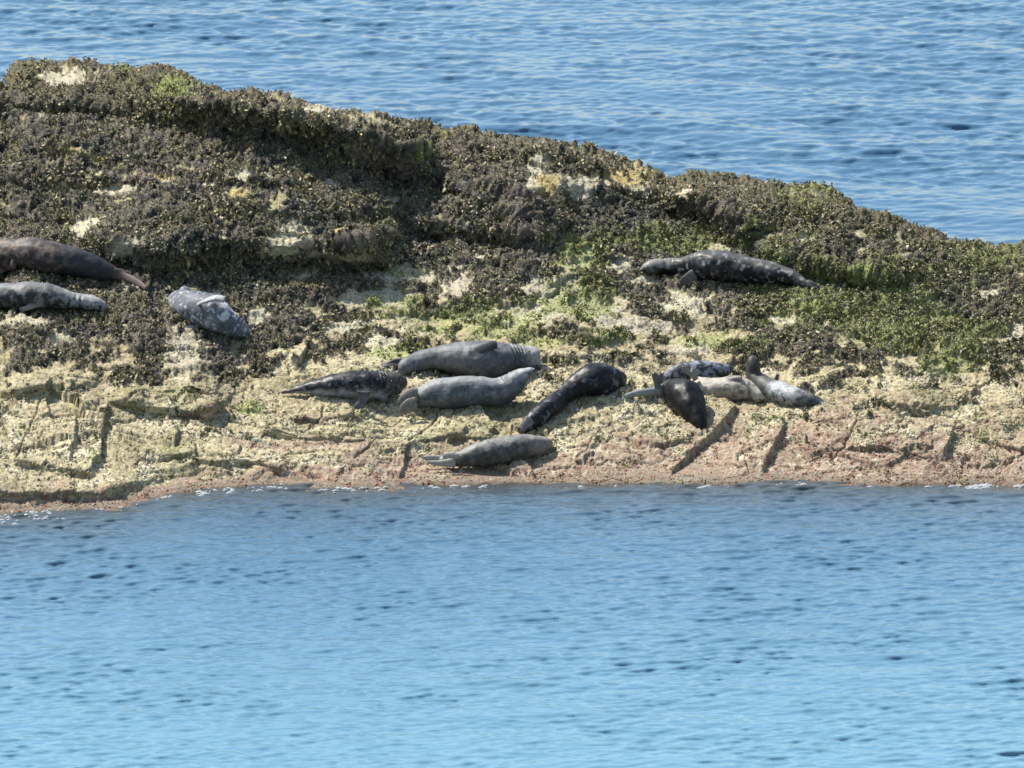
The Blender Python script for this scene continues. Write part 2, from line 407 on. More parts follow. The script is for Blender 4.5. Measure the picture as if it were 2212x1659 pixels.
for poly, wdt, h in CRACKS:
    d, sd, par = seg_dist(poly, Uall + nC * 1.0 + nB * 5, Vall + nC * 0.8 + nB * 3)
    disp -= 1.5 * h * smooth(wdt * 0.85, 0, d) * smooth(0, 0.1, par) * smooth(1, 0.9, par)
# clumpy cover and pitted stone
bil = np.abs(perlin(G, 5.6, 71)) + 0.55 * np.abs(perlin(G, 12.5, 73)) 
fine = np.abs(perlin(G, 30.0, 75))
disp += weed * (0.16 * (0.50 - bil) + 0.045 * (0.3 - fine)) + weed * 0.02
pit = fbm(G, 11.0, 2, 81); pit2 = perlin(G, 24.0, 83)
pit3 = perlin(G, 42.0, 84)
disp += (1 - weed) * (0.010 * pit - 0.022 * smooth(0.30, 0.5, pit) - 0.014 * smooth(0.2, 0.4, pit2) + 0.007 * pit2 + 0.007 * pit3 + 0.006 * nD)
disp *= weed + (1 - weed) * (0.3 + 0.7 * smooth(0.35, 0.8, N[..., 2]))
disp *= 0.35 + 0.65 * smooth(2, 26, water_v(Uall) - Vall)
# less relief exactly at the silhouette of the back
R = G + N * disp[..., None]
ab_ = water_v(Uall) - Vall
R[..., 2] = np.where((ab_ > 3) & (np.arange(NRT)[:, None] < NR), np.maximum(R[..., 2], 0.012 + 0.0012 * np.minimum(ab_, 40)), R[..., 2])

# ------------------------------------------------------------------ rock colours, darker in the pits and between weed clumps
def mix(a, b, w): return a * (1 - w[..., None]) + np.asarray(b) * w[..., None]
tan = np.array([0.46, 0.395, 0.23]); cream = np.array([0.64, 0.58, 0.40]); oliv = np.array([0.26, 0.26, 0.11])
C = np.zeros(G.shape) + tan
C = mix(C, cream, smooth(-0.1, 0.6, nB + 0.5 * nC))
C = mix(C, oliv, smooth(0.0, 0.7, -nA + 0.6 * nC) * 0.75)
C = mix(C, (0.20, 0.15, 0.09), smooth(0.15, 0.5, nC + 0.6 * nD) * 0.7)
C = mix(C, (0.14, 0.12, 0.08), smooth(0.25, 0.45, pit) * 0.6 + smooth(0.25, 0.5, pit2) * 0.35)  # darker inside the pits
C = mix(C, (0.30, 0.24, 0.13), smooth(0.1, 0.5, hv[..., 0]) * 0.45)
C = mix(C, (0.335, 0.225, 0.17), pink * (0.70 + 0.25 * np.clip(nC, -1, 1)))
C = mix(C, (0.26, 0.13, 0.09), pink * smooth(0.1, 0.6, nC + nB * 0.4) * 0.8)
C = mix(C, (0.55, 0.43, 0.34), pink * smooth(0.25, 0.7, -nC + nD * 0.6) * 0.5)
C = mix(C, (0.70, 0.68, 0.58), smooth(0.35, 0.6, nD - 0.3 * nC) * 0.35 * (1 - weed))
C = mix(C, (0.50, 0.465, 0.36), bare * (0.55 + 0.4 * np.clip(nC, -1, 1)) * (1 - yel))
C = mix(C, (0.36, 0.27, 0.09), yel * 0.75)
wc = np.zeros(G.shape) + np.array([0.12, 0.105, 0.075])
wc = mix(wc, (0.22, 0.18, 0.14), smooth(-0.1, 0.5, nC))
wc = mix(wc, (0.045, 0.055, 0.055), smooth(-0.05, 0.4, -nB) * 0.8)
wc = mix(wc, (0.17, 0.13, 0.115), smooth(0.1, 0.6, fbm(G, (0.7, 0.7, 1.4), 3, 121)) * 0.7)
wc = mix(wc, (0.17, 0.145, 0.065), np.clip(smooth(0.0, 0.6, nA + 0.4 * nC) * 0.7 + smooth(90, 20, Vall - crest_v(Uall)) * 0.35 + smooth(1400, 1700, Uall) * 0.15, 0, 1))
wc0 = wc * 1.0
C = mix(C, wc * (0.45 + 0.55 * smooth(0.55, 0.2, bil))[..., None], weed)  # weed mat darker in the gaps between clumps
C = mix(C, (0.26, 0.30, 0.085), green * (0.65 + 0.2 * weed))
C = mix(C, (0.07, 0.065, 0.05), smooth(0.06, 0.0, R[..., 2] + 0.05 * nC) * 0.6)      # wet foot of the rock
C = np.clip(C * (0.60 + 0.10 * (1 - weed) * (1 - pink))[..., None], 0.006, 0.85)
rock_mat = attr_mat('rock_surface', 0.85, 38.0, 0.02, (0.45, 1.45), 0.8, 0.25, vscale=26.0)
me = mesh_from('rock', R.reshape(-1, 3), grid_faces(NRT, NC), rock_mat, True, C.reshape(-1, 3))
rock = link('rock', me, kind='structure')
print('rock verts', len(me.vertices), 'depth range', Y.min(), Y.max(), 'z max', G[..., 2].max())

# ------------------------------------------------------------------ seaweed, mussels, barnacles: countless, one object each
Nf = normals(R)
visible_rows = NR + 18
def pick(prob, n):
    p = prob[:visible_rows].ravel().astype(np.float64); p = np.clip(p, 0, None); p /= p.sum()
    return RNG.choice(p.size, size=n, p=p)
def tufts(name, idx, blades, L, Wd,  spread, droop, cols, mat, **props):
    b = R[:visible_rows].reshape(-1, 3)[idx]; n = Nf[:visible_rows].reshape(-1, 3)[idx]
    n = n * np.sign(n[:, 2:3] + 1e-6) if False else n
    k = len(idx); m = k * blades
    b = np.repeat(b, blades, 0); n = np.repeat(n, blades, 0)
    steep = np.clip(1 - n[:, 2:3], 0, 1)
    size = np.repeat(0.55 + 0.9 * smooth(-0.4, 0.5, perlin(b[::blades], 2.2, 131)) * RNG.uniform(0.5, 1.4, k), blades)[:, None]
    d = n * (0.42) + RNG.normal(size=(m, 3)) * spread + np.array([0, 0, -1]) * droop * (0.15 + steep * 1.6)
    d /= np.linalg.norm(d, axis=1)[:, None]
    s = np.cross(d, RNG.normal(size=(m, 3))); s /= np.linalg.norm(s, axis=1)[:, None]
    ln = L * size * RNG.uniform(0.5, 1.35, (m, 1)) * (1 + steep * droop); wd_ = Wd * size * RNG.uniform(0.6, 1.4, (m, 1))
    o = b + RNG.normal(size=(m, 3)) * L * 0.35
    bend = np.cross(s, d) * ln * 0.18
    V = np.stack([o - d * ln * 0.15, o + d * ln * 0.5 + s * wd_ + bend, o + d * ln, o + d * ln * 0.5 - s * wd_ - bend * 0.3], 1).reshape(-1, 3)
    F = np.arange(m * 4).reshape(-1, 4)
    cc = np.repeat(cols, blades, 0) * RNG.uniform(0.6, 1.5, (m, 1)); cc = np.repeat(cc, 4, 0)
    me = mesh_from(name, V, F, mat, False, np.clip(cc, 0.008, 0.8))
    return link(name, me, kind='stuff', **props)
wm = attr_mat('seaweed_fronds', 0.55, 60.0, 0.004, (0.8, 1.2), 0.3, 0.35)
Cf = C[:visible_rows].reshape(-1, 3)
over = smooth(-0.25, 0.25, N[..., 2])
i1 = pick(weed ** 1.3 * (0.15 + smooth(0.75, 0.2, bil)) * (1 - green * 0.6) * (0.25 + 0.75 * over), 80000)
wcf = wc[:visible_rows].reshape(-1, 3) * 0.66 * np.array([1.0, 1.02, 0.80])
pal = np.array([[0.14, 0.12, 0.085], [0.24, 0.20, 0.15], [0.08, 0.075, 0.065], [0.19, 0.165, 0.075], [0.34, 0.29, 0.23], [0.055, 0.065, 0.06]])
c1 = wcf[i1] * 0.7 + pal[RNG.integers(0, 6, len(i1))] * 0.40
tufts('seaweed', i1, 4, 0.030, 0.0135, 0.75, 0.9, c1 * 1.25 * np.array([1.0, 1.01, 0.80]), wm, label='dense brown and black seaweed matted over the upper rock')
i2 = pick(green * (0.25 + weed) * (Vall > 100), 26000)
c2 = 0.74 * np.array([[0.175, 0.200, 0.060]]) * RNG.uniform(0.4, 1.3, (len(i2), 1)) + np.array([[0.05, 0.01, 0.01]]) * RNG.uniform(0, 1, (len(i2), 1))
tufts('green_algae', i2, 4, 0.022, 0.011, 0.6, 0.4, c2, wm, label='bright green algae growing among the brown seaweed')

def lumps(name, idx, size, cols, mat, squash=(1, .6, .6), **props):
    b = R[:visible_rows].reshape(-1, 3)[idx]; n = Nf[:visible_rows].reshape(-1, 3)[idx]; m = len(idx)
    a = n + RNG.normal(size=(m, 3)) * 0.8; a /= np.linalg.norm(a, axis=1)[:, None]
    s = np.cross(a, RNG.normal(size=(m, 3))); s /= np.linalg.norm(s, axis=1)[:, None]; t = np.cross(a, s)
    sz = size * RNG.uniform(0.5, 1.6, (m, 1))
    a = a * sz * squash[0]; s = s * sz * squash[1]; t = t * sz * squash[2]
    b = b + n * sz * 0.25
    V = np.stack([b + a, b + s, b + t, b - s, b - t, b - a], 1).reshape(-1, 3)
    f = np.array([[0, 1, 2], [0, 2, 3], [0, 3, 4], [0, 4, 1], [5, 2, 1], [5, 3, 2], [5, 4, 3], [5, 1, 4]])
    F = (np.arange(m)[:, None, None] * 6 + f[None]).reshape(-1, 3)
    cc = np.repeat(cols * RNG.uniform(0.7, 1.3, (m, 1)), 6, 0)
    me = mesh_from(name, V, F, mat, True, np.clip(cc, 0.01, 0.85))
    return link(name, me, kind='stuff', **props)
mm = attr_mat('mussel_shell', 0.38, 40.0, 0.003, (0.8, 1.2), 0.3, 0.5)
i3 = pick((weed * smooth(-0.4, 0.3, nA) + 0.2 * weed) * (0.3 + 0.7 * over), 75000)
pal3 = np.array([[0.06, 0.058, 0.055], [0.13, 0.12, 0.10], [0.24, 0.22, 0.17], [0.10, 0.09, 0.06]])
lumps('mussels', i3, 0.016, pal3[RNG.integers(0, 4, len(i3))] * 0.7, mm, label='dark mussels packed between the seaweed')
bm_ = attr_mat('barnacle_crust', 0.8, 60.0, 0.003, (0.8, 1.2), 0.3, 0.3)
i4 = pick((1 - weed) * smooth(-0.1, 0.5, nB + nC) * (above > 0) + 0.05 * weed * (above > 0), 26000)
base4 = Cf[i4]
lumps('barnacles', i4, 0.016, base4 * 1.05 + np.array([0.04, 0.04, 0.03]) * RNG.uniform(-1, 2.2, (len(i4), 1)), bm_, (.7, 1, 1), label='pale barnacles crusting the bare lower rock')

# ------------------------------------------------------------------ the sea
DXG = 0.048
xs = np.arange(-18.5, 18.5, DXG); nx = len(xs)
def sea_part(y0, y1, dy, comps, seed, skew):
    ys_ = np.arange(y0, y1, dy); ny = len(ys_)
    KX, KY = np.meshgrid(np.fft.fftfreq(nx, DXG) * 2 * np.pi, np.fft.fftfreq(ny, dy) * 2 * np.pi)
    KK = np.hypot(KX, KY); KK[0, 0] = 1
    XS, YS = np.meshgrid(xs, ys_); P2 = np.stack([XS, YS, np.zeros_like(XS)], -1)
    H = np.zeros_like(XS); DX = np.zeros_like(XS); DY = np.zeros_like(XS)
    for ci, (kmin, kmax, p, wind, spread, amp, env_f, env_a, chop) in enumerate(comps):
        r = np.random.default_rng(seed + ci)
        th = np.arctan2(KY, KX) - math.radians(wind)
        A = KK ** (-p) * np.exp(-(kmin / KK) ** 4) * np.exp(-(KK / kmax) ** 2) * (np.abs(np.cos(th)) ** spread + 0.03); A[0, 0] = 0
        F = np.fft.fft2(r.normal(size=XS.shape)) * A
        h = np.fft.ifft2(F).real; sx = np.fft.ifft2(1j * KX / KK * F).real; sy = np.fft.ifft2(1j * KY / KK * F).real
        g = 1 / np.sqrt((np.fft.ifft2(1j * KX * F).real ** 2 + np.fft.ifft2(1j * KY * F).real ** 2).mean())
        env = np.clip(1 + env_a * fbm(P2, (env_f * 0.6, env_f, 1), 2, 91 + ci), 0.25, 1.9) * (1 + 0.25 * fbm(P2, (0.09, 0.05, 1), 2, 97))
        g = g * amp * env
        H += h * g; DX += chop * sx * g; DY += chop * sy * g + skew * h * g
    ed = smooth(0, 1.0, XS + 18.5) * smooth(0, 1.0, 18.4 - XS) * smooth(0, 0.8, YS - y0) * smooth(0, 0.8, y1 - dy - YS)
    return ys_, np.stack([XS - DX * ed, YS - DY * ed, H * ed], -1)
y_a, S_a = sea_part(-22.0, 2.4, 0.034, [(4.0, 22, 2.2, 84, 5, 0.050, 0.4, 0.6, 0.4), (14.0, 50, 1.9, 93, 3, 0.15, 0.6, 0.8, 0.4), (28.0, 95, 1.5, 84, 2, 0.15, 0.8, 0.6, 0.4)], 21, 1.3)
y_b, S_b = sea_part(2.45, 64.0, 0.056, [(1.5, 8, 2.4, 78, 5, 0.045, 0.15, 0.6, 0.4), (6.0, 28, 2.1, 84, 3, 0.13, 0.3, 0.8, 0.35), (14.0, 60, 1.7, 96, 2, 0.14, 0.5, 0.6, 0.35)], 33, 1.3)
ysf = np.concatenate([y_a, y_b]); SV = np.concatenate([S_a, S_b], 0)
ex = np.array([20, 40, 100, 300, 1000, 3000.]); xl = np.concatenate([-ex[::-1], xs, ex])
yl = np.concatenate([[-3000, -1000, -300, -110, -60, -35], ysf, [80, 120, 200, 400, 1000, 3000]])
BX, BY = np.meshgrid(xl, yl); BV = np.stack([BX, BY, np.zeros_like(BX)], -1); BV[6:-6, 6:-6] = SV
shal_refl = np.zeros(BX.shape)
# dark tint by the rock: shallow water plus rock reflection painted in
ywx = np.interp(BX[6:-6, 6:-6], np.array([at(u, w_, Yw[j])[0] for j, (u, w_) in enumerate(zip(uu, wv))]), Yw)
dd = ywx - BY[6:-6, 6:-6]
shal_refl[6:-6, 6:-6] = np.where(dd > -0.5, np.exp(-np.maximum(dd, 0) / 1.6), 0)
k = NT('sea_water')
tc = k.n('ShaderNodeTexCoord').outputs['Object']
sa = k.n('ShaderNodeAttribute', attribute_name='shallow_refl')
mp = k.n('ShaderNodeMapping'); mp.inputs['Scale'].default_value = (1.0, 1.8, 1.0); k.l(tc, mp.inputs[0])
big = k.noise(0.22, 2, 0.5, tc)
mx = k.n('ShaderNodeMix', data_type='RGBA'); k.l(big, mx.inputs[0])
mx.inputs[6].default_value = (0.034, 0.082, 0.142, 1); mx.inputs[7].default_value = (0.048, 0.108, 0.172, 1)
mx2 = k.n('ShaderNodeMix', data_type='RGBA'); k.l(sa.outputs['Fac'], mx2.inputs[0]); k.l(mx.outputs[2], mx2.inputs[6]); mx2.inputs[7].default_value = (0.040, 0.040, 0.034, 1)
gr = k.n('ShaderNodeAttribute', attribute_name='sand_sky')
mx3 = k.n('ShaderNodeMix', data_type='RGBA'); k.l(gr.outputs['Fac'], mx3.inputs[0]); k.l(mx2.outputs[2], mx3.inputs[6]); mx3.inputs[7].default_value = (0.088, 0.185, 0.250, 1)
k.l(mx3.outputs[2], k.b.inputs['Base Color'])
k.b.inputs['Roughness'].default_value = 0.09; k.b.inputs['IOR'].default_value = 1.34
b1 = k.bump(k.noise(11.0, 3, 0.55, mp.outputs[0]), 0.25, 0.012)
k.l(b1, k.b.inputs['Normal'])
me = mesh_from('sea', BV.reshape(-1, 3), grid_faces(len(yl), len(xl)), k.m, True)
set_float(me, 'shallow_refl', shal_refl)
sand_sky = np.zeros(BX.shape); sand_sky[:, :] = smooth(2, -17, BY) * 0.95 + 0.12 * smooth(12, 40, BY)  # paler water near and far: sandy tint plus sky reflection painted into base colour
set_float(me, 'sand_sky', sand_sky)
link('sea', me, kind='structure')

# ------------------------------------------------------------------ seals
def catmull(P, n):
    P = np.asarray(P, float); m = len(P)
    d = np.r_[0, np.cumsum(np.linalg.norm(np.diff(P[:, :3], axis=0), axis=1))]; d /= d[-1]
    t = np.linspace(0, 1, n); out = np.zeros((n, P.shape[1]))
    T = np.zeros_like(P); T[1:-1] = (P[2:] - P[:-2]) / (d[2:] - d[:-2])[:, None]
    T[0] = (P[1] - P[0]) / (d[1] - d[0]); T[-1] = (P[-1] - P[-2]) / (d[-1] - d[-2])
    i = np.clip(np.searchsorted(d, t, side='right') - 1, 0, m - 2)
    h = d[i + 1] - d[i]; s = ((t - d[i]) / h)[:, None]; h = h[:, None]
    return (2 * s ** 3 - 3 * s ** 2 + 1) * P[i] + (s ** 3 - 2 * s ** 2 + s) * h * T[i] + (-2 * s ** 3 + 3 * s ** 2) * P[i + 1] + (s ** 3 - s ** 2) * h * T[i + 1]
def loft(C, A, B, r1, r2, seg=20):
    """rings round centres C with axes A, B and radii r1, r2; closed at both ends"""
    n = len(C); th = np.linspace(0, 2 * np.pi, seg, endpoint=False)
    V = C[:, None, :] + A[:, None, :] * (np.cos(th)[None, :, None] * r1[:, None, None]) + B[:, None, :] * (np.sin(th)[None, :, None] * r2[:, None, None])
    V = V.reshape(-1, 3); F = []
    for i in range(n - 1):
        for j in range(seg):
            F.append((i * seg + j, i * seg + (j + 1) % seg, (i + 1) * seg + (j + 1) % seg, (i + 1) * seg + j))
    a = len(V); V = np.vstack([V, C[0], C[-1]])
    for j in range(seg):
        F.append((a, (j + 1) % seg, j)); F.append((a + 1, (n - 1) * seg + j, (n - 1) * seg + (j + 1) % seg))
    return V, F
ZO = {'Z7': (0, 700, .217), 'Z6': (480, 860, .15371), 'Z2': (850, 1030, .38427), 'Z3': (1600, 1080, .22604), 'Z4': (1900, 1080, .31646), 'Z5': (1950, 740, .27125), 'ZL': (1000, 1200, .49729)}
SRC = 3168 / 2212.0
def zc(z, x, y): o = ZO[z]; return (o[0] + x * o[2]) / SRC, (o[1] + y * o[2]) / SRC
def zr(z, r): return r * ZO[z][2] / SRC
vcam = np.array([0, -math.cos(DEP), math.sin(DEP)])
def unit(v): return v / max(np.linalg.norm(v), 1e-9)

seal_mat = {}
def fur(name, rough=0.58, spec=0.28):
    if name in seal_mat: return seal_mat[name]
    m = attr_mat(name, rough, 34.0, 0.006, (0.82, 1.18), 0.4, spec, vscale=28.0); seal_mat[name] = m; return m

def dark_wet():
    if 'w' not in seal_mat:
        k = NT('wet_black_skin'); k.b.inputs['Base Color'].default_value = (0.010, 0.009, 0.009, 1); k.b.inputs['Roughness'].default_value = 0.25
        tc = k.n('ShaderNodeTexCoord').outputs['Object']; k.l(k.bump(k.noise(120.0, 2, 0.5, tc), 0.2, 0.002), k.b.inputs['Normal']); seal_mat['w'] = k.m
    return seal_mat['w']
def seal(z, spine, flippers, paint, label, extra=(), wrinkles=None, flat=1.08, mat='seal_fur', yoff=0.0, eyes=(), nose=None, vox=0.012, ysmooth=True):
    # spine rows: (x, y, r[, ground_y]) in the zoomed crop; tail first, head last
    pts = []
    for q in spine:
        u, v = zc(z, q[0], q[1]); r = zr(z, q[2])
        gv = zc(z, 0, q[3])[1] if len(q) > 3 else v + r * 0.90
        pts.append([u, v, r, ground_Y(u, gv)])
    pts = np.array(pts)
    ys = pts[:, 3].copy()
    if ysmooth and len(ys) > 3:
        for _ in range(2): ys[1:-1] = (ys[:-2] + 2 * ys[1:-1] + ys[2:]) / 4
    ys += yoff
    C3 = at(pts[:, 0], pts[:, 1], ys)
    # measured radii are in the picture plane
    sc = np.array([np.linalg.norm(c - CAM) for c in C3]) / DIST
    R3 = pts[:, 2] * PXM * sc
    Q = catmull(np.c_[C3, R3], 110)
    c = Q[:, :3]; r = np.maximum(Q[:, 3], 0.006)
    s = np.linspace(0, 1, len(c))
    T = np.gradient(c, axis=0); T /= np.linalg.norm(T, axis=1)[:, None]
    # ends closed round
    r = r * np.sqrt(np.clip(np.minimum(s / 0.02 + 0.15, (1 - s) / 0.03 + 0.08), 0, 1))
    if wrinkles:
        for s0, s1, cnt, amp in wrinkles:
            w = smooth(s0, s0 + 0.03, s) * smooth(s1, s1 - 0.03, s)
            r = r * (1 + 2.2 * amp * w * (0.35 - (1 - np.abs(np.sin((s - s0) / (s1 - s0) * cnt * np.pi))) ** 2))
    # picture-plane half width kept, the other axis a little wider
    Bv = np.cross(T, vcam[None]); Bl = np.linalg.norm(Bv, axis=1)
    Bv = Bv / np.maximum(Bl, 1e-3)[:, None]; Av = np.cross(Bv, T)
    V, F = loft(c, Av, Bv, r * flat, r, 28)
    Vs = [V]; Fs = [F]; off = len(V)
    fl_pts = []; fl_cols = []
    def add(V, F):
        nonlocal off
        Vs.append(V); Fs.append([tuple(i + off for i in f) for f in F]); off += len(V)
    for e in extra:       # ellipsoid lobes (x, y, r, gy)
        u, v = zc(z, e[0], e[1]); rr = zr(z, e[2]) * PXM; Yv = ground_Y(u, zc(z, 0, e[3])[1]) + yoff
        cc = at(u, v, Yv)
        tl = np.linspace(-1, 1, 12); cl = cc[None] + np.outer(tl * rr * 0.98, [1, 0, 0])
        V, F = loft(cl, np.tile([0, 0, 1.], (12, 1)), np.tile([0, 1., 0], (12, 1)), rr * np.sqrt(np.clip(1 - tl ** 2, 0.02, 1)), rr * np.sqrt(np.clip(1 - tl ** 2, 0.02, 1)), 14)
        add(V, F)
    for f in flippers:
        # dict: pts [(x,y,w)], gy ground row or dy depth shift relative to the nearest body point, th thickness, fingers
        pp = []
        for (x, y, w) in f['pts']:
            u, v = zc(z, x, y)
            base = at(u, v, np.interp(u, *zip(*sorted(zip(pts[:, 0], ys))))) if 'gy' not in f else None
            if base is not None:
                # depth of the body spine nearest in the picture, brought forward by a part of its radius
                jn = np.argmin(np.hypot(c[:, 0] - base[0], c[:, 2] - base[2]))
                Yf = c[jn, 1] + f.get('dy', 0)
            else:
                gy_ = f['gy']; gy_ = gy_ if gy_ is not None else y + w
                Yf = ground_Y(u, zc(z, 0, gy_)[1]) + f.get('dy', 0) + yoff
            q = at(u, v, Yf); pp.append([*q, zr(z, w) * PXM])
        q = catmull(pp, 18); cc = q[:, :3]; ww = np.maximum(q[:, 3], 0.008)
        tt_ = np.gradient(cc, axis=0); tt_ /= np.linalg.norm(tt_, axis=1)[:, None]
        nrm = f.get('n'); nrm = vcam if nrm is None else unit(np.array(nrm, float))
        Wv = np.cross(tt_, nrm[None]); Wv /= np.maximum(np.linalg.norm(Wv, axis=1), 1e-6)[:, None]
        Nv = np.cross(Wv, tt_)
        ss = np.linspace(0, 1, 18)
        ww = ww * np.sqrt(np.clip(np.minimum(1, (1 - ss) / 0.12 + 0.15), 0, 1))
        th = f.get('th', 0.030) * (1 - 0.45 * ss)
        V, F = loft(cc, Wv, Nv, ww, th, 16); add(V, F)
        fl_pts.append(cc); fl_cols.append(f.get('col'))
        # toes / digits beyond the web
        for k_ in range(f.get('digits', 4)):
            nd = f.get('digits', 4); a = (k_ + 0.5) / nd * 2 - 1
            base = cc[-5] + Wv[-5] * q[-5, 3] * a * 0.85
            tip = cc[-1] + Wv[-1] * max(q[-1, 3], q[-5, 3]) * a * 0.95 + tt_[-1] * (0.035 - 0.02 * abs(a))
            cl = base + (tip - base) * np.linspace(0, 1, 6)[:, None]
            dd_ = np.tile(unit(tip - base), (6, 1)); w1 = np.cross(dd_, nrm[None]); w1 /= np.maximum(np.linalg.norm(w1, axis=1), 1e-6)[:, None]
            rr = np.linspace(0.017, 0.009, 6)
            V, F = loft(cl, w1, np.cross(w1, dd_), rr, rr, 8); add(V, F)
    V = np.vstack(Vs); F = [f for fs in Fs for f in fs]
    tmp = bpy.data.meshes.new('tmp'); tmp.from_pydata(V.tolist(), [], F); tmp.update()
    # consistent outward faces, then one continuous skin
    ob = bpy.data.objects.new('tmp', tmp); COL.objects.link(ob)
    md = ob.modifiers.new('r', 'REMESH'); md.mode = 'VOXEL'; md.voxel_size = vox; md.use_smooth_shade = True
    ms = ob.modifiers.new('s', 'SMOOTH'); ms.factor = 0.5; ms.iterations = 1
    dg = bpy.context.evaluated_depsgraph_get(); dg.update()
    me = bpy.data.meshes.new_from_object(ob.evaluated_get(dg)); me.name = 'seal'
    bpy.data.objects.remove(ob); bpy.data.meshes.remove(tmp)
    n = len(me.vertices); co = np.zeros(n * 3, np.float32); me.vertices.foreach_get('co', co); co = co.reshape(-1, 3).astype(float)
    # nearest spine point: position along the body, direction round it
    D = ((co[:, None, :] - c[None, ::2]) ** 2).sum(-1); j = D.argmin(1) * 2
    sv = s[j]; dv = co - c[j]; dn = np.sqrt((dv ** 2).sum(1)); rel = dn / r[j]
    bdir = (dv * Bv[j]).sum(1) / np.maximum(r[j], 1e-3); 
    upz = dv[:, 2] / np.maximum(dn, 1e-3)
    fl = np.zeros(n)
    for cc in fl_pts:
        dm = np.sqrt(((co[:, None, :] - cc[None]) ** 2).sum(-1)).min(1)
        fl = np.maximum(fl, smooth(0.13, 0.06, dm) * smooth(1.02, 1.25, rel))
    col = paint(co, sv, upz, fl, dv)
    for cc, fc in zip(fl_pts, fl_cols):
        if fc is not None:
            dm = np.sqrt(((co[:, None, :] - cc[None]) ** 2).sum(-1)).min(1)
            col = lerp(col, fc, smooth(0.10, 0.06, dm) * smooth(0.95, 1.1, rel))
    nn_ = np.zeros(n * 3, np.float32); me.vertices.foreach_get('normal', nn_); nn_ = nn_.reshape(-1, 3)
    co = co + nn_ * (0.016 * fbm(co, 3.2, 2, 141) + 0.005 * perlin(co * np.array([1, 1, 1.0]), 11.0, 143))[:, None] * (1 - fl)[:, None]
    cm = co.mean(0); base = np.array([cm[0], cm[1], co[:, 2].min()])
    set_col(me, np.clip(col * 0.60, 0.006, 0.8))
    co -= base; me.vertices.foreach_set('co', co.astype(np.float32).ravel())
    me.polygons.foreach_set('use_smooth', np.ones(len(me.polygons), dtype=bool))
    me.materials.clear(); me.materials.append(fur('wet_dark_fur', 0.40, 0.16) if mat == 'dark' else fur(mat)); me.update()
    o = link('seal', me, label=label, category='seal', group='seals hauled out on the rock'); o.location = base.tolist()
    full = co + base
    for nm_, feats in (('eye', list(eyes)), ('nose', [nose] if nose else [])):
        for (x, y, rr) in feats:
            u, v = zc(z, x, y); rxx, rzz = ray(u, v); ln_ = np.array([rxx, 1.0, rzz]); ln_ /= np.linalg.norm(ln_)
            w = full - CAM; t = w @ ln_; d = np.sqrt(np.maximum((w ** 2).sum(1) - t ** 2, 0))
            ok = d < 0.05
            if not ok.any(): continue
            hit = CAM + ln_ * (t[ok].min() + 0.004); q = zr(z, rr) * PXM
            tl = np.linspace(-1, 1, 9); rad_ = q * np.sqrt(np.clip(1 - tl ** 2, 0.02, 1))
            V_, F_ = loft(np.outer(tl * q, [1., 0, 0]), np.tile([0, 0.6, 0], (9, 1)), np.tile([0, 0, 0.8], (9, 1)), rad_, rad_, 12)
            em = bpy.data.meshes.new(nm_); em.from_pydata(V_.tolist(), [], F_); em.materials.append(dark_wet())
            em.polygons.foreach_set('use_smooth', np.ones(len(em.polygons), dtype=bool)); em.update()
            eo = bpy.data.objects.new(nm_, em); COL.objects.link(eo); eo.parent = o; eo.location = (hit - base).tolist()
    print('seal', label[:30], n)
    return o

def lerp(a, b, w): return np.asarray(a) * (1 - w[:, None]) + np.asarray(b) * w[:, None]
def coat(dark, light, th=0.0, sharp=0.25, f=7.0, seed=0, belly=None, belly_w=None, back=None, spots=None, flc=None, headc=None, head_s=0.85, extra=None):
    def p(co, s, up_, fl, dv):
        n1 = fbm(co, f, 3, seed); n2 = fbm(co, f * 2.6, 2, seed + 7)
        m = smooth(th - sharp, th + sharp, n1 + 0.5 * n2)
        c = lerp(np.tile(np.array(dark), (len(co), 1)), light, m)
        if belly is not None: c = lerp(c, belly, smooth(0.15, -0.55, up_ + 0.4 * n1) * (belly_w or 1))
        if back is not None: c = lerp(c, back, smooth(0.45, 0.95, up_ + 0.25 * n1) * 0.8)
        if headc is not None: c = lerp(c, headc, smooth(head_s - 0.07, head_s + 0.07, s + 0.03 * n1) * 0.85)
        if spots is not None:
            col_, fr_, t_, amt = spots
            c = lerp(c, col_, smooth(t_ - 0.12, t_ + 0.28, fbm(co, fr_, 3, seed + 31) + 0.25 * n2) * amt)
        if extra is not None: c = extra(c, co, s, up_, n1, n2)
        if flc is not None: c = lerp(c, flc, fl * 0.85)
        c = c * (1 + 0.30 * fbm(co, 20.0, 2, seed + 3) + 0.18 * perlin(co, 45.0, seed + 5))[:, None]
        return c
    return p

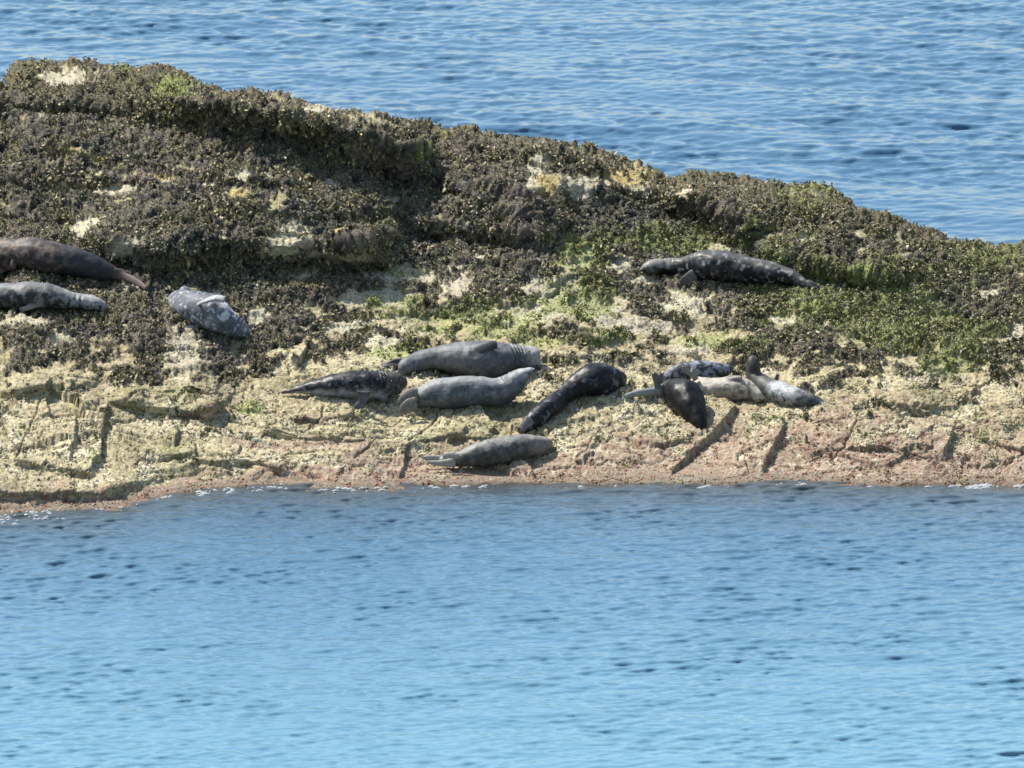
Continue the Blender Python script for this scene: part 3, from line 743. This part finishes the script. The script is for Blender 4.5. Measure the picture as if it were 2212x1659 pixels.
# 1 brown bull at the left edge
seal('Z7', [(-1150, 420, 60), (-1000, 400, 105), (-760, 390, 160), (-450, 380, 215), (-150, 380, 225), (150, 395, 225), (420, 400, 242), (700, 445, 240), (950, 490, 215), (1200, 545, 195), (1420, 620, 160), (1600, 665, 112), (1680, 690, 78)][::-1],
     [dict(pts=[(1600, 680, 70), (1760, 712, 64), (1920, 780, 60), (2030, 845, 48), (2080, 880, 34)], gy=None, dy=-0.10, th=0.03, digits=3),
      dict(pts=[(1620, 640, 60), (1760, 660, 45), (1880, 720, 34), (1960, 770, 20)], gy=800, th=0.035, digits=2),
      dict(pts=[(200, 540, 70), (80, 590, 62), (-40, 650, 55)], gy=690, th=0.035, dy=-0.1)],
     coat((0.040, 0.032, 0.033), (0.15, 0.11, 0.085), 0.12, 0.3, 9.0, 3, flc=(0.15, 0.105, 0.09),
          extra=lambda c, co, s, u_, a, b: lerp(lerp(c, (0.03, 0.033, 0.042), smooth(0.36, 0.22, s + 0.05 * a) * 0.85), (0.24, 0.165, 0.11), smooth(0.05, 0.3, b + 0.5 * a) * smooth(0.35, 0.6, s) * smooth(0.1, 0.7, u_ + 0.5 * a) * 0.7)),
     'reddish brown seal cut off by the left edge, pinkish hind flippers trailing right', vox=0.016, yoff=-0.12)
# 2 grey patchy seal below it
seal('Z7', [(-1250, 1010, 60), (-1050, 980, 110), (-750, 960, 150), (-400, 960, 175), (-100, 975, 175), (200, 985, 180), (450, 985, 192), (680, 1000, 185), (880, 1040, 150), (1060, 1070, 118), (1220, 1095, 118), (1380, 1120, 110), (1500, 1160, 75), (1560, 1185, 38)],
     [dict(pts=[(880, 930, 70), (1010, 965, 42), (1180, 985, 36), (1340, 1000, 30)], dy=0.02, th=0.035, n=(0, -0.6, 1)),
      dict(pts=[(640, 1080, 75), (520, 1110, 55), (400, 1160, 42), (300, 1185, 28)], gy=1200, dy=-0.05, th=0.035)],
     coat((0.028, 0.030, 0.034), (0.17, 0.175, 0.175), 0.10, 0.22, 7.0, 5, back=(0.17, 0.175, 0.18), flc=(0.26, 0.255, 0.23),
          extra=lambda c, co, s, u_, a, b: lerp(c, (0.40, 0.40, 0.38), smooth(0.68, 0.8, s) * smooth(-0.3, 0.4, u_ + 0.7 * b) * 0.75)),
     'patchy grey and white seal at the left edge, just below the reddish brown one', yoff=-0.10, wrinkles=[(0.80, 0.88, 3, 0.077)])
# 3 grey seal with white marks showing its belly
seal('Z6', [(380, 400, 90), (440, 440, 180), (560, 500, 262), (760, 575, 335), (1030, 665, 372), (1250, 780, 325), (1430, 885, 265), (1600, 985, 215), (1730, 1060, 188), (1820, 1110, 140), (1890, 1150, 75)],
     [dict(pts=[(1400, 440, 90), (1250, 400, 95), (1080, 440, 85), (950, 490, 62), (860, 530, 35)], dy=-0.34, th=0.045, n=(-0.1, -0.3, 1)),
      dict(pts=[(960, 940, 60), (850, 970, 56), (700, 975, 52), (580, 990, 40), (490, 1000, 26)], gy=1010, th=0.03, n=(0, -0.5, 1))],
     coat((0.10, 0.112, 0.135), (0.22, 0.235, 0.26), 0.0, 0.5, 2.5, 8, spots=((0.62, 0.64, 0.66), 14.0, 0.42, 0.9), flc=(0.42, 0.43, 0.42),
          extra=lambda c, co, s, u_, a, b: lerp(lerp(c, (0.55, 0.57, 0.58), smooth(0.16, 0.02, s) * smooth(-0.1, 0.6, u_ + b) * 0.8), (0.66, 0.68, 0.70), smooth(0.60, 0.70, s) * smooth(0.84, 0.75, s) * smooth(0.15, 0.45, u_ * 0.4 + b * 0.9) * 0.9)),
     'plump blue grey seal with white flecks, flipper folded on its belly, among dark weed',
     extra=[(600, 300, 140, 640), (700, 370, 130, 640)], wrinkles=[(0.78, 0.93, 4, 0.115)], nose=(1855, 1140, 26), flat=1.0, yoff=-0.12)
# 4 dark seal with pale belly facing us
seal('Z2', [(90, 482, 8), (160, 462, 26), (270, 445, 50), (400, 430, 78), (560, 415, 104), (720, 412, 118), (830, 418, 116), (905, 412, 100), (965, 400, 92, 520), (1000, 420, 72, 520)],
     [dict(pts=[(720, 470, 55), (715, 520, 42), (695, 565, 34), (660, 600, 30)], gy=612, dy=-0.03, th=0.035),
      dict(pts=[(870, 500, 45), (890, 545, 30), (900, 560, 20)], gy=565, th=0.03),
      dict(pts=[(180, 462, 22), (120, 470, 18), (60, 480, 14)], gy=490, th=0.02, digits=2)],
     coat((0.016, 0.016, 0.019), (0.055, 0.055, 0.06), 0.15, 0.3, 7.0, 12, flc=(0.10, 0.10, 0.11),
          spots=((0.30, 0.30, 0.31), 12.0, 0.5, 0.7), belly=(0.40, 0.41, 0.44), belly_w=1.0, headc=(0.09, 0.083, 0.075)),
     'dark seal with silvery belly facing the camera, leftmost of the central group', mat='dark', extra=[(985, 448, 52, 530), (1010, 400, 62, 515)],
     wrinkles=[(0.78, 0.92, 4, 0.128)], eyes=[(945, 392, 11), (1018, 382, 11)], nose=(982, 440, 14))
# 5 large grey seal on its side
seal('Z2', [(1000, 300, 26), (1030, 290, 58), (1090, 262, 76), (1180, 225, 84), (1300, 205, 98), (1450, 200, 124), (1600, 210, 142), (1730, 215, 148), (1850, 205, 125), (1950, 195, 100), (2030, 190, 88), (2090, 195, 80), (2125, 215, 52)],
     [dict(pts=[(1790, 95, 34), (1740, 100, 42), (1680, 122, 44), (1600, 160, 36)], dy=-0.22, th=0.035, n=(0.1, -0.8, 0.6), col=(0.035, 0.037, 0.042)),
      dict(pts=[(1040, 285, 40), (960, 272, 28), (880, 285, 22), (805, 298, 12)], gy=300, th=0.03, digits=2),
      dict(pts=[(1040, 240, 36), (980, 225, 22), (920, 245, 18), (865, 268, 10)], gy=290, th=0.03, digits=2),
      dict(pts=[(1700, 320, 50), (1670, 350, 35), (1640, 372, 22)], gy=380, dy=-0.1, th=0.03)],
     coat((0.10, 0.105, 0.118), (0.17, 0.175, 0.185), 0.1, 0.5, 3.5, 17, flc=(0.055, 0.06, 0.07), headc=(0.42, 0.41, 0.39), head_s=0.88,
          spots=((0.35, 0.35, 0.36), 5.0, 0.55, 0.5)),
     'large smooth slate grey seal on its side with pale face, back of central group', extra=[(2110, 240, 40, 285)], wrinkles=[(0.76, 0.90, 5, 0.102)], eyes=[(2050, 150, 9)], nose=(2110, 262, 12))
# 6 grey seal, neck stretched to the right
seal('Z2', [(1090, 560, 36), (1130, 545, 62), (1200, 515, 92), (1300, 495, 118), (1450, 484, 131), (1600, 472, 124), (1740, 474, 116), (1840, 462, 116), (1905, 420, 100, 560), (1965, 362, 74, 560), (2020, 325, 50, 560), (2065, 302, 30, 560), (2095, 292, 14, 560)],
     [dict(pts=[(1150, 500, 62), (1100, 500, 56), (1050, 535, 52), (1010, 585, 40)], gy=640, dy=0.0, th=0.045, digits=3),
      dict(pts=[(1140, 565, 55), (1085, 575, 48), (1045, 605, 42), (1020, 635, 28)], gy=650, dy=-0.12, th=0.04, digits=3),
      dict(pts=[(1820, 540, 55), (1850, 570, 35), (1870, 585, 20)], gy=590, dy=-0.03, th=0.03)],
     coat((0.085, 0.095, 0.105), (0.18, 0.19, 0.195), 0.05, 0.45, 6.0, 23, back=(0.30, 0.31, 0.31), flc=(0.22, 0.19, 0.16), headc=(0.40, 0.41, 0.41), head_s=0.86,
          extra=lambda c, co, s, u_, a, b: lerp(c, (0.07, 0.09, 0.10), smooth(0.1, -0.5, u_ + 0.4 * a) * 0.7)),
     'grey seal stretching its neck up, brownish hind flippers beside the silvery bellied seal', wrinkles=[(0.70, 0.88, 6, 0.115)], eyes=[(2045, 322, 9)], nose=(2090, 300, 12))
# 7 black mottled seal, humped
seal('Z3', [(15, 1140, 20), (70, 1105, 62), (170, 1020, 105), (300, 915, 140), (450, 790, 142), (590, 680, 126), (730, 570, 142), (870, 485, 190), (1020, 435, 240), (1170, 425, 222), (1300, 415, 172), (1390, 415, 122), (1455, 440, 74)],
     [dict(pts=[(1290, 500, 62), (1275, 560, 50), (1235, 610, 46), (1190, 650, 34)], gy=670, dy=-0.04, th=0.035),
      dict(pts=[(190, 960, 80), (120, 1030, 60), (85, 1090, 45), (70, 1130, 25)], dy=-0.12, th=0.03, digits=2)],
     coat((0.010, 0.011, 0.015), (0.028, 0.030, 0.037), 0.1, 0.3, 6.0, 29, spots=((0.26, 0.27, 0.31), 7.0, 0.45, 0.5), flc=(0.20, 0.20, 0.21)),
     'black seal with grey mottling, back humped, tail pointing down the slope', mat='dark', flat=1.05, wrinkles=[(0.86, 0.93, 2, 0.077)])
# 9 spotted seal behind
seal('Z4', [(440, 320, 25), (500, 290, 55), (600, 240, 82), (720, 215, 96), (850, 208, 98), (970, 215, 92), (1060, 215, 72), (1120, 200, 48), (1155, 195, 28)],
     [dict(pts=[(900, 270, 40), (930, 300, 30), (960, 320, 20)], dy=-0.2, th=0.03)],
     coat((0.035, 0.038, 0.05), (0.26, 0.28, 0.32), 0.10, 0.12, 11.0, 37, headc=(0.20, 0.20, 0.19), head_s=0.92),
     'black and grey speckled seal mostly hidden behind the cream one, only its back showing')
# 10 cream seal
seal('Z4', [(770, 300, 22), (800, 330, 62), (850, 370, 98), (940, 395, 114), (1060, 395, 118), (1180, 388, 128), (1290, 405, 112), (1380, 432, 90), (1450, 450, 72), (1510, 462, 52), (1550, 468, 34), (1572, 470, 16)],
     [dict(pts=[(800, 300, 34), (775, 255, 28), (770, 215, 28), (780, 185, 20)], gy=470, th=0.03, digits=2),
      dict(pts=[(790, 280, 30), (730, 230, 26), (690, 205, 30), (680, 175, 22)], gy=480, th=0.03, digits=3),
      dict(pts=[(1250, 290, 34), (1150, 305, 32), (1070, 350, 27), (1025, 410, 16)], dy=-0.11, th=0.03)],
     coat((0.38, 0.335, 0.27), (0.52, 0.475, 0.39), 0.0, 0.5, 4.0, 43, flc=(0.28, 0.25, 0.22),
          extra=lambda c, co, s, u_, a, b: lerp(lerp(c, (0.12, 0.105, 0.095), smooth(0.40, 0.52, s) * smooth(0.08, 0.25, b) * 0.85), (0.10, 0.09, 0.08), smooth(0.93, 0.99, s) * 0.9)),
     'cream coloured seal with brown blotches, hind flippers curled up behind the near black seal', eyes=[(1490, 440, 8)], nose=(1568, 468, 16))
# 11 seal with raised dark head, white speckled back
seal('Z4', [(2170, 538, 6), (2090, 532, 18), (2010, 522, 40), (1920, 505, 68), (1800, 478, 92), (1660, 440, 104), (1540, 395, 104), (1440, 340, 98, 440), (1375, 275, 84, 440), (1358, 210, 72, 440), (1364, 150, 76, 440), (1385, 115, 66, 440), (1410, 100, 44, 440)],
     [dict(pts=[(1990, 500, 34), (1960, 470, 22), (2040, 500, 16), (2130, 530, 10)], gy=560, dy=0.08, th=0.025, digits=2),
      dict(pts=[(2000, 535, 30), (2060, 538, 20), (2150, 540, 10)], gy=560, dy=-0.04, th=0.025, digits=2),
      dict(pts=[(1560, 330, 34), (1585, 290, 26), (1600, 255, 16)], dy=0.12, th=0.02, digits=3)],
     coat((0.055, 0.055, 0.055), (0.13, 0.13, 0.13), 0.1, 0.3, 9.0, 47, flc=(0.20, 0.20, 0.20), headc=(0.055, 0.047, 0.040), head_s=0.78,
          extra=lambda c, co, s, u_, a, b: lerp(lerp(c, (0.44, 0.46, 0.48), smooth(0.20, 0.40, s + 0.10 * a) * smooth(0.62, 0.52, s) * smooth(-0.35, 0.15, b + 0.35 * u_ + 0.2) * 0.85), (0.03, 0.035, 0.045), np.maximum(smooth(0.34, 0.2, s) * smooth(0.4, -0.2, u_), smooth(0.24, 0.12, s)) * 0.85)),
     'seal with dark head raised high and a white speckled back, tail pointing right')
# 8 dark seal in front, head hanging down
seal('Z4', [(390, 410, 32), (440, 422, 64), (520, 412, 102), (610, 420, 138), (690, 462, 172), (742, 545, 155), (792, 630, 118), (828, 710, 84), (852, 770, 56), (864, 808, 28)],
     [dict(pts=[(440, 400, 40), (420, 345, 32), (410, 290, 36), (385, 235, 34)], gy=500, dy=0.0, th=0.04, digits=2),
      dict(pts=[(440, 390, 40), (440, 335, 34), (450, 280, 36), (465, 232, 28)], gy=500, dy=0.05, th=0.04, digits=2),
      dict(pts=[(440, 415, 45), (350, 420, 42), (240, 430, 36), (110, 458, 24)], gy=None, dy=-0.10, th=0.05, digits=3, col=(0.34, 0.345, 0.34)),
      dict(pts=[(590, 520, 50), (530, 560, 38), (485, 575, 18)], dy=-0.28, th=0.03)],
     coat((0.008, 0.0073, 0.0073), (0.017, 0.0155, 0.0145), 0.1, 0.3, 6.0, 53, flc=(0.16, 0.15, 0.14),
          extra=lambda c, co, s, u_, a, b: lerp(c, (0.28, 0.28, 0.29), smooth(0.26, 0.10, s) * 0.8)),
     'near black seal hanging down the slope, raised hind flippers, in front of the cream one', mat='dark', flat=1.0, yoff=-0.16)
# 12 lone seal lower down
seal('ZL', [(720, 452, 18), (780, 450, 32), (850, 442, 48), (950, 420, 72), (1070, 398, 86), (1180, 378, 82), (1275, 362, 71), (1340, 358, 58), (1385, 352, 40), (1412, 345, 18)],
     [dict(pts=[(810, 452, 36), (750, 448, 28), (690, 440, 23), (620, 435, 15)], gy=470, th=0.03, digits=2),
      dict(pts=[(820, 462, 34), (760, 468, 24), (710, 468, 18), (650, 462, 10)], gy=485, dy=-0.08, th=0.03, digits=2),
      dict(pts=[(840, 425, 20), (790, 418, 22), (745, 430, 20)], dy=-0.16, th=0.03, digits=2),
      dict(pts=[(1230, 410, 26), (1215, 435, 16)], gy=450, th=0.03)],
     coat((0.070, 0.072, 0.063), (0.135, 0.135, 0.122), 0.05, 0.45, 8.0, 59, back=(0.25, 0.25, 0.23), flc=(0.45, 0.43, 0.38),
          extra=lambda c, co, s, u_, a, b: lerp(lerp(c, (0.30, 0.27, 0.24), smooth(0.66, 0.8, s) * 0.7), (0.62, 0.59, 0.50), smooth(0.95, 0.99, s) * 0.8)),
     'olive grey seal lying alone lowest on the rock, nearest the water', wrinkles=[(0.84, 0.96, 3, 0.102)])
# 13 dark mottled seal high on the right
seal('Z5', [(2150, 580, 12), (2080, 555, 36), (1980, 510, 60), (1850, 450, 88), (1650, 395, 128), (1450, 365, 142), (1250, 335, 160), (1050, 308, 182), (860, 302, 178), (680, 305, 128), (540, 312, 98), (420, 315, 94), (300, 320, 95), (210, 330, 75), (140, 345, 42), (105, 352, 20)],
     [dict(pts=[(740, 400, 80), (680, 430, 65), (620, 470, 58), (580, 505, 36)], gy=530, dy=-0.03, th=0.035),
      dict(pts=[(2020, 500, 45), (2080, 510, 30), (2150, 560, 20)], gy=600, dy=0.08, th=0.03, digits=2)],
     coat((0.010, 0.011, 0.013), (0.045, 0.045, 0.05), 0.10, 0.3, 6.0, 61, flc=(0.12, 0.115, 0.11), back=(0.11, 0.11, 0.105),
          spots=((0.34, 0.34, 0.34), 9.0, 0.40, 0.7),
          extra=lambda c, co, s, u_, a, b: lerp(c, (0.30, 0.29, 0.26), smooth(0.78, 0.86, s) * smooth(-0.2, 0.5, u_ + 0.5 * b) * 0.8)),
     'long dark mottled seal alone high on the green weed, with wrinkled paler neck', mat='dark', wrinkles=[(0.78, 0.92, 6, 0.077)], vox=0.014, yoff=-0.10)

# ------------------------------------------------------------------ foam where the water laps the rock
fm = NT('sea_foam'); fm.b.inputs['Base Color'].default_value = (0.24, 0.26, 0.27, 1); fm.b.inputs['Roughness'].default_value = 0.7
def foam_pts():
    out = []
    for (ua, ub, dens, wd_) in [(-60, 140, 90, 22), (140, 420, 20, 6), (420, 740, 130, 12), (740, 1100, 50, 6), (1500, 2050, 40, 4), (2050, 2320, 110, 6), (1100, 1500, 16, 4)]:
        u = RNG.uniform(ua, ub, dens); nn = fbm(np.stack([u / 35, u * 0, u * 0], -1), 1.0, 2, 101)
        keep = nn > RNG.uniform(-0.4, 0.5, dens); u = u[keep]
        v = water_v(u) + RNG.normal(size=len(u)) * wd_ * 0.4 + 2
        out.append(np.stack([u, v], -1))
    return np.vstack(out)
fp = foam_pts()
rxw, rzw = ray(fp[:, 0], fp[:, 1]); Yf = CAM[1] + (0.02 - CAM[2]) / rzw
B = at(fp[:, 0], fp[:, 1], Yf)
m = len(B); th = np.linspace(0, 2 * np.pi, 7, endpoint=False)
rad = RNG.uniform(0.004, 0.017, (m, 1)) * RNG.uniform(0.6, 1.3, (m, 7))
ring = np.stack([np.cos(th)[None] * rad * 4.5, np.sin(th)[None] * rad * 1.0, np.full((m, 7), -0.02)], -1) + B[:, None, :]
top = B + np.array([0, 0, 0.008])
V = np.concatenate([ring, top[:, None]], 1).reshape(-1, 3)
F = np.array([[i * 8 + j, i * 8 + (j + 1) % 7, i * 8 + 7] for i in range(m) for j in range(7)])
link('foam', mesh_from('foam', V, F, fm.m, True), kind='stuff', label='white foam where the sea laps the foot of the rock')
